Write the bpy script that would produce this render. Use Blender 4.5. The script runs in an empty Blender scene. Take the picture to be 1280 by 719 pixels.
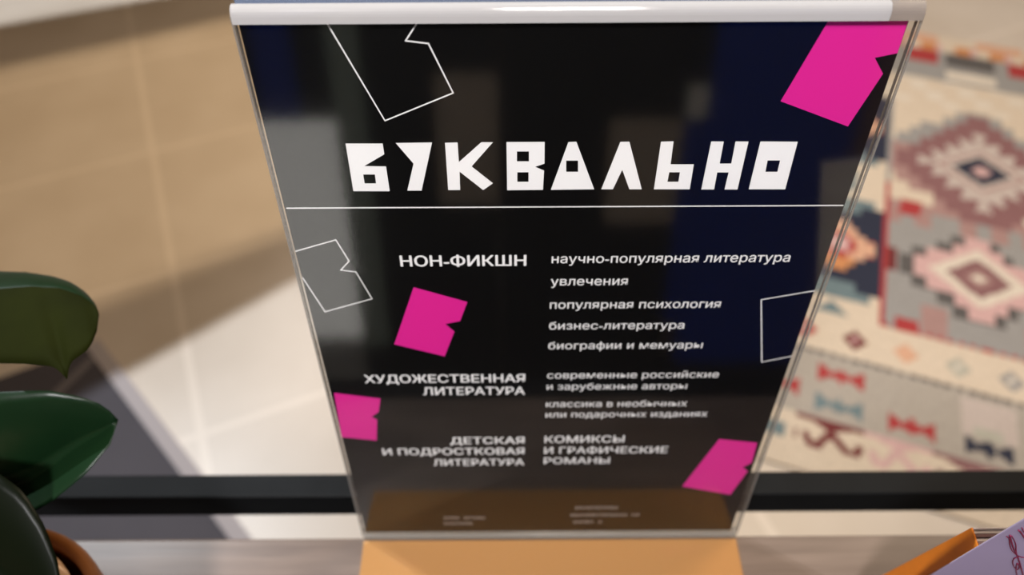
import bpy, bmesh, math, random
from mathutils import Vector, Matrix
S = bpy.context.scene
COL = S.collection
R = math.radians

# ------------------------------------------------------------------ camera, light, exposure
S.view_settings.view_transform = 'Standard'
S.view_settings.look = 'None'
S.view_settings.exposure = 0.0
S.view_settings.gamma = 1.0
S.view_settings.use_curve_mapping = False

cd = bpy.data.cameras.new('camera')
cam = bpy.data.objects.new('camera', cd); COL.objects.link(cam)
cam.location = (0, 0, 1.5)
cam.rotation_euler = (Matrix.Rotation(R(90 - 51), 3, 'X') @ Matrix.Rotation(R(-0.35), 3, 'Z')).to_euler()
cd.sensor_width = 36.0
cd.lens = 924.0 / 1280 * 36
cd.clip_start = 0.01
cd.dof.use_dof = True
cd.dof.focus_distance = 0.262
cd.dof.aperture_fstop = 6.0
S.camera = cam

w = bpy.data.worlds.new('world'); S.world = w; w.use_nodes = True
bg = w.node_tree.nodes['Background']
bg.inputs[0].default_value = (1.0, 0.68, 0.42, 1); bg.inputs[1].default_value = 0.11

def lamp(name, kind, loc, target, power, color, **kw):
    l = bpy.data.lights.new(name, kind); o = bpy.data.objects.new(name, l); COL.objects.link(o)
    o.location = loc
    o.rotation_euler = (Vector(target) - Vector(loc)).to_track_quat('-Z', 'Y').to_euler()
    l.energy = power; l.color = color
    for k, v in kw.items(): setattr(l, k, v)
    return o
# cool white display lamp, left of the step of light on the floor
KEY = (-2.3, 2.1, 4.2)
lamp('key_light', 'SPOT', KEY, (0.0, 0.9, 0), 690, (0.87, 0.935, 1.0), shadow_soft_size=0.006, spot_size=R(110), spot_blend=0.3)
# warm lamp over the tiled floor
WARM = (-0.6, 2.9, 3.0)
lamp('warm_light', 'SPOT', WARM, (-1.15, 1.55, 0), 190, (1.0, 0.76, 0.48), shadow_soft_size=0.0035, spot_size=R(62), spot_blend=0.5)
# warm ceiling lamp over the carpet
lamp('carpet_light', 'AREA', (1.4, 1.5, 2.9), (1.25, 1.2, 0), 46, (1.0, 0.79, 0.56), size=0.7)
# added spot brightening the sign and counter, high behind the camera
lamp('counter_fill', 'SPOT', (-0.36, -0.5, 2.3), (0.0, 0.15, 1.22), 92, (1.0, 0.975, 0.985), shadow_soft_size=0.08, spot_size=R(48), spot_blend=0.5)
# added fill lamp brightening the reflection boards behind the camera
lamp('reflection_fill', 'AREA', (0.1, -0.25, 2.2), (0.0, -0.82, 0.9), 5, (1.0, 0.96, 0.9), size=0.2)

# ------------------------------------------------------------------ helpers
def tag(o, label=None, cat=None, group=None, kind=None):
    if label: o['label'] = label
    if cat: o['category'] = cat
    if group: o['group'] = group
    if kind: o['kind'] = kind
    return o
def empty(name, loc, label, cat, group=None):
    o = bpy.data.objects.new(name, None); COL.objects.link(o); o.location = loc
    o.empty_display_size = 0.03
    return tag(o, label, cat, group)
def link_mesh(name, me, mats, parent=None, mw=None):
    o = bpy.data.objects.new(name, me); COL.objects.link(o)
    for m in (mats if isinstance(mats, (list, tuple)) else [mats]): me.materials.append(m)
    if mw is not None: o.matrix_local = mw
    if parent: o.parent = parent
    return o
def obj(name, bm, mats, parent=None, smooth=False, loc=None):
    """links a bmesh given in world coordinates; under a parent that is unrotated it is shifted to the parent's frame"""
    bmesh.ops.recalc_face_normals(bm, faces=bm.faces)
    me = bpy.data.meshes.new(name); 
    off = parent.matrix_basis.translation if parent else (Vector(loc) if loc else Vector())
    if off.length: bmesh.ops.translate(bm, verts=bm.verts, vec=-off)
    bm.to_mesh(me); bm.free()
    if smooth:
        for p in me.polygons: p.use_smooth = True
    o = link_mesh(name, me, mats, parent)
    if not parent and loc: o.location = loc
    return o
def add_box(bm, lo, hi, bevel=0, M=None):
    lo, hi = Vector(lo), Vector(hi)
    r = bmesh.ops.create_cube(bm, size=1)
    vs = r['verts']
    for v in vs: v.co = Vector([lo[i] + (v.co[i] + .5) * (hi[i] - lo[i]) for i in range(3)])
    if bevel:
        es = list({e for v in vs for e in v.link_edges})
        g = bmesh.ops.bevel(bm, geom=es, offset=bevel, segments=2, profile=.5, affect='EDGES')
        vs = list({v for f in g['faces'] for v in f.verts} | {v for v in vs if v.is_valid})
    if M is not None:
        bmesh.ops.transform(bm, matrix=M, verts=vs)
    return vs
def prism(bm, poly, d):
    """polygon (3D points) swept by vector d"""
    d = Vector(d)
    a = [bm.verts.new(p) for p in poly]; b = [bm.verts.new(Vector(p) + d) for p in poly]
    n = len(a)
    bm.faces.new(a); bm.faces.new(list(reversed(b)))
    for i in range(n): bm.faces.new((a[i], b[i], b[(i + 1) % n], a[(i + 1) % n]))
def lathe(bm, prof, c, seg=48):
    rings = []
    for r, z in prof:
        rings.append([bm.verts.new((c[0] + r * math.cos(2 * math.pi * k / seg), c[1] + r * math.sin(2 * math.pi * k / seg), c[2] + z)) for k in range(seg)])
    for a, b in zip(rings, rings[1:]):
        for k in range(seg): bm.faces.new((a[k], a[(k + 1) % seg], b[(k + 1) % seg], b[k]))
    return rings
def tube(bm, pts, rad, seg=10):
    pts = [Vector(p) for p in pts]; rings = []
    for i, p in enumerate(pts):
        t = (pts[min(i + 1, len(pts) - 1)] - pts[max(i - 1, 0)]).normalized()
        a = t.orthogonal().normalized() if i == 0 else (a0 - t * a0.dot(t)).normalized()
        a0 = a; b = t.cross(a)
        r = rad[i] if isinstance(rad, (list, tuple)) else rad
        rings.append([bm.verts.new(p + (a * math.cos(2 * math.pi * k / seg) + b * math.sin(2 * math.pi * k / seg)) * r) for k in range(seg)])
    for x, y in zip(rings, rings[1:]):
        for k in range(seg): bm.faces.new((x[k], x[(k + 1) % seg], y[(k + 1) % seg], y[k]))
    bm.faces.new(list(reversed(rings[0]))); bm.faces.new(rings[-1])

def mat(name, color, rough=.5, metal=0, spec=.5, coat=0, noise=None):
    """principled material; noise = (scale, amount, stretch) varies the base colour"""
    m = bpy.data.materials.new(name); m.use_nodes = True
    nt = m.node_tree; b = nt.nodes['Principled BSDF']
    b.inputs['Base Color'].default_value = (*color, 1); b.inputs['Roughness'].default_value = rough
    b.inputs['Metallic'].default_value = metal; b.inputs['Specular IOR Level'].default_value = spec
    b.inputs['Coat Weight'].default_value = coat
    if noise:
        tc = nt.nodes.new('ShaderNodeTexCoord'); mp = nt.nodes.new('ShaderNodeMapping'); n = nt.nodes.new('ShaderNodeTexNoise')
        mp.inputs['Scale'].default_value = noise[2] if len(noise) > 2 else (1, 1, 1)
        n.inputs['Scale'].default_value = noise[0]; n.inputs['Detail'].default_value = 5
        rp = nt.nodes.new('ShaderNodeValToRGB')
        k = noise[1]
        rp.color_ramp.elements[0].position = .3; rp.color_ramp.elements[1].position = .7
        rp.color_ramp.elements[0].color = (*[c * (1 - k) for c in color], 1); rp.color_ramp.elements[1].color = (*[min(1, c * (1 + k)) for c in color], 1)
        nt.links.new(tc.outputs['Object'], mp.inputs[0]); nt.links.new(mp.outputs[0], n.inputs['Vector'])
        nt.links.new(n.outputs['Fac'], rp.inputs[0]); nt.links.new(rp.outputs[0], b.inputs['Base Color'])
    return m
def acrylic(name, tint, rough, haze=0.0, hazecol=(.9, .9, .9)):
    """thin clear sheet: fresnel mirror over a lightly tinted transparent body, optionally milky"""
    m = bpy.data.materials.new(name); m.use_nodes = True; nt = m.node_tree; nt.nodes.clear()
    out = nt.nodes.new('ShaderNodeOutputMaterial'); mx = nt.nodes.new('ShaderNodeMixShader'); lw = nt.nodes.new('ShaderNodeLayerWeight')
    tr = nt.nodes.new('ShaderNodeBsdfTransparent'); gl = nt.nodes.new('ShaderNodeBsdfGlossy')
    lw.inputs['Blend'].default_value = .5
    pw = nt.nodes.new('ShaderNodeMath'); pw.operation = 'POWER'; pw.inputs[1].default_value = 5; nt.links.new(lw.outputs['Facing'], pw.inputs[0])
    fr = nt.nodes.new('ShaderNodeMath'); fr.operation = 'MULTIPLY_ADD'; fr.inputs[1].default_value = .96; fr.inputs[2].default_value = .033; nt.links.new(pw.outputs[0], fr.inputs[0])
    tr.inputs[0].default_value = (*tint, 1)
    gl.inputs['Roughness'].default_value = rough; gl.inputs['Color'].default_value = (1, 1, 1, 1)
    body = tr.outputs[0]
    if haze:
        df = nt.nodes.new('ShaderNodeBsdfDiffuse'); df.inputs[0].default_value = (*hazecol, 1)
        tl = nt.nodes.new('ShaderNodeBsdfTranslucent'); tl.inputs[0].default_value = (*hazecol, 1)
        ad = nt.nodes.new('ShaderNodeMixShader'); ad.inputs[0].default_value = .35
        nt.links.new(df.outputs[0], ad.inputs[1]); nt.links.new(tl.outputs[0], ad.inputs[2])
        m2 = nt.nodes.new('ShaderNodeMixShader'); m2.inputs[0].default_value = haze
        nt.links.new(tr.outputs[0], m2.inputs[1]); nt.links.new(ad.outputs[0], m2.inputs[2]); body = m2.outputs[0]
    nt.links.new(fr.outputs[0], mx.inputs[0]); nt.links.new(body, mx.inputs[1]); nt.links.new(gl.outputs[0], mx.inputs[2])
    nt.links.new(mx.outputs[0], out.inputs[0])
    return m


# ------------------------------------------------------------------ measured outlines: poster art in millimetres (x from the centre line, y up from the foot), leaf rails in metres
LETTERS = [[[(-77.78, 257.99), (-64.73, 257.9), (-64.65, 253.59), (-72.43, 248.78), (-64.63, 248.57), (-64.48, 237.97), (-77.9, 238.07)],
  [(-73.32, 245.24), (-69.04, 245.21), (-69.11, 241.36), (-73.3, 241.39)]],
 [[(-60.1, 258.09), (-47.3, 258.22), (-52.69, 238.14), (-57.95, 238.17), (-54.61, 249.67)]],
 [[(-42.77, 258.04), (-38.34, 258.16), (-38.29, 250.18), (-29.97, 258.18), (-25.89, 258.15), (-33.8, 248.35), (-26.25, 241.13), (-29.92, 238.22), (-38.23, 246.18),
   (-38.43, 238.28), (-42.85, 238.31)]],
 [[(-21.14, 258.19), (-7.7, 258.17), (-7.55, 249.34), (-10.9, 248.03), (-7.62, 246.44), (-7.84, 238.14), (-21.06, 238.07)],
  [(-17.45, 254.41), (-13.2, 254.38), (-13.15, 250.31), (-17.46, 250.34)], [(-17.32, 245.79), (-13.24, 245.77), (-13.2, 241.68), (-17.32, 241.71)]],
 [[(0.67, 258.04), (3.46, 258.17), (11.08, 238.25), (-4.93, 238.12)], [(0.21, 250.53), (4.46, 250.5), (4.72, 245.8), (0.41, 245.83)]],
 [[(18.96, 257.99), (22.12, 258.04), (28.67, 238.12), (24.1, 238.15), (20.68, 246.55), (18.0, 238.2), (13.71, 238.23)]],
 [[(33.27, 257.97), (37.67, 258.08), (37.89, 248.71), (46.27, 248.65), (46.41, 237.99), (33.17, 238.09)],
  [(37.86, 245.4), (41.74, 245.37), (41.78, 241.29), (37.73, 241.32)]],
 [[(50.95, 257.92), (55.37, 257.89), (55.53, 248.89), (59.72, 248.86), (59.53, 257.86), (64.09, 257.83), (64.11, 237.78), (59.32, 237.82), (59.47, 245.17),
   (55.31, 245.2), (55.44, 237.84), (50.72, 237.88)]],
 [[(68.31, 257.8), (81.48, 257.63), (81.79, 237.74), (68.26, 237.83)], [(72.53, 250.09), (77.04, 250.06), (77.14, 245.28), (72.78, 245.31)]]]
PINKS = [[(80.48, 300.69), (105.61, 300.88), (106.59, 289.86), (98.89, 288.33), (103.36, 282.82), (97.43, 263.48), (71.8, 273.18)],
 [(-59.98, 190.9), (-38.21, 182.59), (-41.84, 171.61), (-48.24, 169.92), (-44.6, 165.34), (-49.84, 149.94), (-71.55, 157.74)],
 [(-103.29, 125.66), (-82.01, 121.49), (-84.16, 111.52), (-87.96, 108.01), (-85.53, 105.87), (-87.84, 89.52), (-104.81, 92.37)],
 [(83.96, 88.95), (103.74, 85.82), (104.43, 68.98), (100.58, 65.14), (103.9, 61.67), (98.79, 39.99), (71.37, 48.13)]]
OUTLINE = [[(-77.02, 300.61), (-62.86, 266.78), (-38.83, 276.92), (-45.77, 294.02), (-52.98, 294.97), (-48.98, 300.44)],
 [(-104.92, 210.04), (-88.01, 215.59), (-84.46, 204.92), (-88.5, 200.27), (-82.53, 199.32), (-77.89, 184.7), (-98.69, 177.51), (-104.6, 196.52)],
 [(106.52, 187.68), (84.78, 182.88), (93.22, 144.91), (106.42, 148.62)]]
DIVIDER = [(-103.5, 230.64), (107.05, 230.35)]
TEXTS = [('НОН-ФИКШН', -64.13, -13.7, 202.06, 5.64, 'B'), ('ХУДОЖЕСТВЕННАЯ', -87.84, -13.7, 132.5, 6.21, 'B'), ('ЛИТЕРАТУРА', -61.57, -13.7, 123.8, 5.91, 'B'),
 ('ДЕТСКАЯ', -51.0, -13.7, 86.35, 6.33, 'B'), ('И ПОДРОСТКОВАЯ', -86.02, -13.7, 77.5, 6.65, 'B'), ('ЛИТЕРАТУРА', -60.79, -13.7, 68.19, 6.94, 'B'),
 ('научно-популярная литература', -3.6, 91.55, 203.26, 3.19, 'r'), ('увлечения', -3.6, 27.87, 191.47, 3.45, 'r'),
 ('популярная психология', -3.6, 68.27, 178.52, 3.64, 'r'), ('бизнес-литература', -3.6, 54.77, 166.26, 3.68, 'r'),
 ('биографии и мемуары', -3.6, 64.71, 154.07, 3.78, 'r'), ('современные российские', -3.6, 75.33, 134.78, 3.69, 'r'),
 ('и зарубежные авторы', -3.6, 61.81, 126.98, 3.69, 'r'), ('классика в необычных', -3.6, 63.75, 114.53, 3.64, 'r'),
 ('или подарочных изданиях', -3.6, 74.77, 106.71, 3.74, 'r'), ('КОМИКСЫ', -3.6, 36.39, 86.91, 5.81, 'M'), ('И ГРАФИЧЕСКИЕ', -3.6, 59.35, 77.87, 6.12, 'M'),
 ('РОМАНЫ', -3.6, 30.47, 69.14, 6.17, 'M')]
SMALL = [(-58.7, -34.31, 17.49, 4.72), (-59.07, -41.76, 11.69, 4.15), (12.68, 43.42, 26.81, 4.35), (12.58, 50.89, 19.56, 4.86), (12.45, 31.13, 12.56, 4.55)]
LEAF_RAILS = [
[[(-0.3001, 0.2001, 1.2374), (-0.2998, 0.202, 1.2367), (-0.2995, 0.2039, 1.2361), (-0.2991, 0.2059, 1.2354), (-0.2988, 0.2078, 1.2348), (-0.2984, 0.2098, 1.2342), (-0.298, 0.2118, 1.2336), (-0.2976, 0.2138, 1.2329), (-0.2972, 0.2157, 1.2323), (-0.2967, 0.2177, 1.2317), (-0.2962, 0.2197, 1.2311), (-0.2957, 0.2218, 1.2306), (-0.2945, 0.2231, 1.2303), (-0.2923, 0.2233, 1.2305), (-0.29, 0.2236, 1.2307), (-0.2877, 0.2239, 1.2309), (-0.2854, 0.2241, 1.2311), (-0.2832, 0.2244, 1.2313), (-0.2809, 0.2246, 1.2315), (-0.2786, 0.2249, 1.2317), (-0.2763, 0.2251, 1.2319), (-0.274, 0.2254, 1.2321), (-0.2718, 0.2256, 1.2323), (-0.2695, 0.2259, 1.2326), (-0.2672, 0.2261, 1.2328), (-0.2649, 0.2264, 1.233), (-0.2625, 0.2264, 1.2332), (-0.26, 0.2263, 1.2335), (-0.2576, 0.2263, 1.2337), (-0.2551, 0.2263, 1.2339), (-0.2527, 0.2263, 1.2342), (-0.2503, 0.2262, 1.2344), (-0.2478, 0.2262, 1.2347), (-0.2454, 0.2262, 1.2349), (-0.243, 0.2262, 1.2351), (-0.2405, 0.2261, 1.2354), (-0.2378, 0.2256, 1.2358), (-0.2352, 0.2252, 1.2362), (-0.2325, 0.2248, 1.2365), (-0.2299, 0.2243, 1.2369), (-0.2272, 0.2239, 1.2373), (-0.2246, 0.2233, 1.2375), (-0.222, 0.2227, 1.2377), (-0.2194, 0.222, 1.2379), (-0.2169, 0.2214, 1.2381), (-0.2143, 0.2208, 1.2383), (-0.2116, 0.2199, 1.2386), (-0.2089, 0.2188, 1.2389), (-0.2061, 0.2176, 1.2393), (-0.2034, 0.2164, 1.2396), (-0.2008, 0.215, 1.2398), (-0.1983, 0.2134, 1.2399), (-0.1959, 0.2118, 1.2399), (-0.1935, 0.2101, 1.2399), (-0.1911, 0.2081, 1.24), (-0.1888, 0.2058, 1.2402), (-0.1866, 0.2036, 1.2403), (-0.1846, 0.2012, 1.2404), (-0.1831, 0.1986, 1.2405), (-0.1816, 0.196, 1.2405)], [(-0.3001, 0.2001, 1.2374), (-0.2981, 0.2006, 1.2378), (-0.2962, 0.2012, 1.2383), (-0.2942, 0.2017, 1.2387), (-0.2923, 0.2023, 1.2392), (-0.2903, 0.2028, 1.2396), (-0.2884, 0.2033, 1.24), (-0.2864, 0.2039, 1.2405), (-0.2845, 0.2044, 1.2409), (-0.2825, 0.205, 1.2414), (-0.2806, 0.2055, 1.2418), (-0.2786, 0.2061, 1.2422), (-0.2766, 0.2062, 1.2424), (-0.2745, 0.2063, 1.2425), (-0.2724, 0.2065, 1.2426), (-0.2704, 0.2066, 1.2427), (-0.2683, 0.2067, 1.2428), (-0.2662, 0.2069, 1.2429), (-0.2642, 0.207, 1.243), (-0.2621, 0.2071, 1.2431), (-0.26, 0.2073, 1.2432), (-0.258, 0.2074, 1.2433), (-0.2559, 0.2075, 1.2434), (-0.2539, 0.2076, 1.2435), (-0.2518, 0.2078, 1.2436), (-0.2497, 0.2079, 1.2437), (-0.2477, 0.2079, 1.2438), (-0.2456, 0.208, 1.2438), (-0.2435, 0.208, 1.2438), (-0.2414, 0.2081, 1.2439), (-0.2394, 0.2081, 1.2439), (-0.2373, 0.2082, 1.2439), (-0.2352, 0.2082, 1.244), (-0.2332, 0.2082, 1.244), (-0.2311, 0.2083, 1.244), (-0.229, 0.2083, 1.2441), (-0.2269, 0.2084, 1.2442), (-0.2249, 0.2086, 1.2443), (-0.2228, 0.2087, 1.2444), (-0.2208, 0.2088, 1.2445), (-0.2187, 0.2089, 1.2445), (-0.2166, 0.209, 1.2446), (-0.2146, 0.2091, 1.2447), (-0.2125, 0.209, 1.2446), (-0.2104, 0.2089, 1.2445), (-0.2084, 0.2088, 1.2444), (-0.2063, 0.2087, 1.2444), (-0.2042, 0.2086, 1.2443), (-0.2021, 0.2085, 1.2442), (-0.2001, 0.2079, 1.244), (-0.198, 0.2072, 1.2437), (-0.1959, 0.2065, 1.2434), (-0.1939, 0.2059, 1.2431), (-0.1918, 0.2051, 1.2428), (-0.1899, 0.204, 1.2424), (-0.188, 0.2029, 1.242), (-0.186, 0.2015, 1.2416), (-0.184, 0.1998, 1.2415), (-0.1824, 0.1979, 1.2412), (-0.1816, 0.196, 1.2405)], [(-0.3001, 0.2001, 1.2374), (-0.2969, 0.1981, 1.2376), (-0.2937, 0.1962, 1.2378), (-0.2905, 0.1943, 1.238), (-0.2873, 0.1924, 1.2383), (-0.2842, 0.1905, 1.2385), (-0.281, 0.1886, 1.2387), (-0.2779, 0.1867, 1.239), (-0.2748, 0.1848, 1.2392), (-0.2718, 0.1829, 1.2395), (-0.2687, 0.1811, 1.2398), (-0.2657, 0.1794, 1.24), (-0.2633, 0.179, 1.2399), (-0.2609, 0.1786, 1.2397), (-0.2585, 0.1781, 1.2396), (-0.2561, 0.1777, 1.2394), (-0.2537, 0.1773, 1.2393), (-0.2513, 0.1768, 1.2392), (-0.2489, 0.1764, 1.239), (-0.2465, 0.1759, 1.2389), (-0.2441, 0.1755, 1.2388), (-0.2417, 0.1751, 1.2386), (-0.2393, 0.1746, 1.2385), (-0.2369, 0.1742, 1.2384), (-0.2345, 0.174, 1.2383), (-0.2322, 0.1738, 1.2383), (-0.2298, 0.1736, 1.2383), (-0.2274, 0.1734, 1.2383), (-0.225, 0.1732, 1.2383), (-0.2227, 0.173, 1.2382), (-0.2203, 0.1728, 1.2382), (-0.2179, 0.1726, 1.2382), (-0.2156, 0.1724, 1.2382), (-0.2133, 0.1724, 1.2381), (-0.211, 0.1724, 1.2381), (-0.2087, 0.1723, 1.2381), (-0.2064, 0.1723, 1.238), (-0.204, 0.1721, 1.238), (-0.2016, 0.1718, 1.2381), (-0.1992, 0.1715, 1.2381), (-0.1968, 0.1712, 1.2382), (-0.1944, 0.1709, 1.2382), (-0.1922, 0.1702, 1.2377), (-0.1905, 0.1691, 1.2367), (-0.1889, 0.1678, 1.2357), (-0.1874, 0.1665, 1.2346), (-0.187, 0.1681, 1.2359), (-0.1867, 0.1698, 1.2373), (-0.1859, 0.1715, 1.2387), (-0.1849, 0.1732, 1.2394), (-0.1831, 0.1744, 1.2399), (-0.1816, 0.1757, 1.2403), (-0.1802, 0.1773, 1.2405), (-0.1795, 0.1793, 1.2407), (-0.1793, 0.1818, 1.2406), (-0.1796, 0.1846, 1.2404), (-0.1798, 0.1875, 1.2401), (-0.1804, 0.1903, 1.2402), (-0.181, 0.1931, 1.2404), (-0.1816, 0.196, 1.2405)]],
[[(-0.3052, 0.1332, 1.1768), (-0.3005, 0.1363, 1.1814), (-0.2958, 0.1392, 1.1859), (-0.2912, 0.1422, 1.1904), (-0.2866, 0.1451, 1.1949), (-0.282, 0.148, 1.1993), (-0.2775, 0.1508, 1.2038), (-0.273, 0.1536, 1.2082), (-0.2685, 0.1564, 1.2125), (-0.2641, 0.1591, 1.2168), (-0.2586, 0.1605, 1.2188), (-0.2531, 0.1617, 1.2204), (-0.2476, 0.1629, 1.222), (-0.2421, 0.164, 1.2235), (-0.2363, 0.1644, 1.2245), (-0.2305, 0.1647, 1.2254), (-0.2248, 0.165, 1.2263), (-0.2191, 0.1652, 1.2272), (-0.2137, 0.1653, 1.2273), (-0.2082, 0.1655, 1.2274), (-0.2028, 0.1656, 1.2275), (-0.1976, 0.1656, 1.2272), (-0.1929, 0.1653, 1.2256), (-0.1882, 0.165, 1.224), (-0.1838, 0.1646, 1.2219), (-0.1799, 0.1641, 1.2187), (-0.177, 0.1631, 1.2144), (-0.175, 0.1616, 1.2088)], [(-0.3052, 0.1332, 1.1768), (-0.3027, 0.1333, 1.1734), (-0.3001, 0.1334, 1.1699), (-0.2974, 0.1335, 1.1664), (-0.2946, 0.1335, 1.1629), (-0.2905, 0.1341, 1.1618), (-0.2855, 0.1349, 1.162), (-0.2806, 0.1358, 1.1623), (-0.2756, 0.1367, 1.1626), (-0.2706, 0.1376, 1.1628), (-0.2656, 0.1384, 1.1631), (-0.2606, 0.14, 1.1645), (-0.2556, 0.1417, 1.1661), (-0.2506, 0.1433, 1.1678), (-0.2456, 0.1449, 1.1694), (-0.2405, 0.1465, 1.1709), (-0.2352, 0.1477, 1.1724), (-0.23, 0.1489, 1.174), (-0.2247, 0.1505, 1.1764), (-0.2196, 0.1522, 1.1792), (-0.2144, 0.1541, 1.1824), (-0.2094, 0.1559, 1.1858), (-0.2043, 0.1577, 1.1891), (-0.1989, 0.159, 1.1925), (-0.1929, 0.1597, 1.1962), (-0.1869, 0.1603, 1.1999), (-0.1809, 0.161, 1.2043), (-0.175, 0.1616, 1.2088)], [(-0.3052, 0.1332, 1.1768), (-0.2998, 0.1299, 1.1755), (-0.2944, 0.1266, 1.1741), (-0.2891, 0.1233, 1.1728), (-0.2838, 0.1201, 1.1715), (-0.2784, 0.1172, 1.1704), (-0.272, 0.1169, 1.1712), (-0.2657, 0.1166, 1.172), (-0.2593, 0.1163, 1.1728), (-0.253, 0.116, 1.1736), (-0.2468, 0.1159, 1.1745), (-0.2412, 0.1174, 1.1763), (-0.2356, 0.1189, 1.1782), (-0.2301, 0.1204, 1.18), (-0.2246, 0.1219, 1.1819), (-0.2195, 0.124, 1.184), (-0.2144, 0.1261, 1.1862), (-0.2092, 0.128, 1.1885), (-0.2037, 0.1298, 1.191), (-0.1987, 0.1319, 1.1935), (-0.194, 0.1344, 1.196), (-0.1895, 0.137, 1.1986), (-0.185, 0.1396, 1.2012), (-0.1819, 0.1433, 1.2028), (-0.1792, 0.1473, 1.2042), (-0.1764, 0.1513, 1.2056), (-0.1757, 0.1564, 1.2072), (-0.175, 0.1616, 1.2088)]],
[[(-0.2951, 0.1289, 1.1874), (-0.2886, 0.1309, 1.1919), (-0.2822, 0.1329, 1.1963), (-0.2758, 0.1349, 1.2006), (-0.2695, 0.1368, 1.205), (-0.2634, 0.1382, 1.208), (-0.2574, 0.1387, 1.209), (-0.2514, 0.1392, 1.2099), (-0.2454, 0.1397, 1.2109), (-0.2395, 0.1402, 1.2118), (-0.2337, 0.1397, 1.2119), (-0.228, 0.1385, 1.2112), (-0.2223, 0.1373, 1.2106), (-0.2166, 0.1361, 1.21), (-0.2117, 0.1334, 1.2083), (-0.2069, 0.1305, 1.2066), (-0.2031, 0.127, 1.2042), (-0.2, 0.1231, 1.2015), (-0.1968, 0.1192, 1.1989), (-0.1944, 0.1151, 1.1959), (-0.1922, 0.1108, 1.193), (-0.1901, 0.1066, 1.19), (-0.189, 0.1022, 1.1869), (-0.1879, 0.0978, 1.1837), (-0.1869, 0.0934, 1.1806), (-0.1869, 0.0889, 1.1774), (-0.187, 0.0845, 1.1743), (-0.187, 0.0801, 1.1711)], [(-0.2951, 0.1289, 1.1874), (-0.2902, 0.1274, 1.1875), (-0.2854, 0.126, 1.1876), (-0.2805, 0.1245, 1.1877), (-0.2757, 0.1231, 1.1877), (-0.2709, 0.1217, 1.1878), (-0.2666, 0.1204, 1.1873), (-0.2624, 0.1191, 1.1866), (-0.2583, 0.1178, 1.186), (-0.2541, 0.1166, 1.1853), (-0.25, 0.1153, 1.1847), (-0.2459, 0.1141, 1.184), (-0.2417, 0.1128, 1.1834), (-0.2376, 0.1112, 1.1827), (-0.2335, 0.1096, 1.1821), (-0.2294, 0.1079, 1.1814), (-0.2253, 0.1063, 1.1808), (-0.2212, 0.1046, 1.1802), (-0.2172, 0.1028, 1.1795), (-0.2134, 0.1007, 1.1787), (-0.2096, 0.0985, 1.1779), (-0.2059, 0.0963, 1.177), (-0.2023, 0.0941, 1.1762), (-0.1992, 0.0912, 1.1752), (-0.1961, 0.0884, 1.1741), (-0.1931, 0.0856, 1.1731), (-0.19, 0.0829, 1.1721), (-0.187, 0.0801, 1.1711)], [(-0.2951, 0.1289, 1.1874), (-0.2922, 0.1249, 1.1862), (-0.2892, 0.121, 1.185), (-0.2862, 0.1171, 1.1838), (-0.2833, 0.1132, 1.1827), (-0.2804, 0.1094, 1.1816), (-0.2775, 0.1056, 1.1805), (-0.274, 0.1026, 1.1794), (-0.27, 0.1005, 1.1782), (-0.266, 0.0983, 1.177), (-0.262, 0.0961, 1.1758), (-0.2581, 0.094, 1.1747), (-0.2541, 0.0918, 1.1735), (-0.2501, 0.0897, 1.1724), (-0.2457, 0.0885, 1.1718), (-0.2413, 0.0874, 1.1713), (-0.2369, 0.0864, 1.1707), (-0.2325, 0.0853, 1.1702), (-0.2281, 0.0842, 1.1696), (-0.2237, 0.0831, 1.1691), (-0.2193, 0.0821, 1.1685), (-0.215, 0.081, 1.168), (-0.2104, 0.0805, 1.168), (-0.2058, 0.0799, 1.168), (-0.2013, 0.0794, 1.168), (-0.1965, 0.0796, 1.1689), (-0.1917, 0.0798, 1.17), (-0.187, 0.0801, 1.1711)]]]
THREADS = [([(-0.01009, 0.03742), (-0.00421, 0.028), (0.0017, 0.01889), (0.00901, 0.00822), (0.01789, -0.00536), (0.025, -0.0166), (0.03353, -0.02986), (0.04475, -0.04689)],
  0.00028),
 ([(-0.01023, 0.03578), (-0.00746, 0.03237), (-0.00278, 0.02445), (0.00339, 0.01512), (0.00901, 0.00822), (0.01231, 0.00515), (0.01457, 0.00408)], 0.0002),
 ([(0.01136, 0.00517), (0.01087, 0.00316), (0.01387, -0.00313), (0.01946, -0.01194), (0.02333, -0.01655), (0.02146, -0.012), (0.01691, -0.00534), (0.02282, -0.01654),
   (0.03161, -0.03103), (0.04144, -0.04679)],
  0.0002),
 ([(-0.00898, 0.03658), (-0.00179, 0.02619), (0.00477, 0.01508), (0.00901, 0.00822)], 0.00019),
 ([(-0.01082, 0.04384), (-0.00814, 0.04061), (-0.00442, 0.03564), (0.00014, 0.02963)], 0.0003), ([(-0.01151, 0.04696), (-0.00823, 0.04221), (-0.0048, 0.03812)], 0.0002)]

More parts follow.
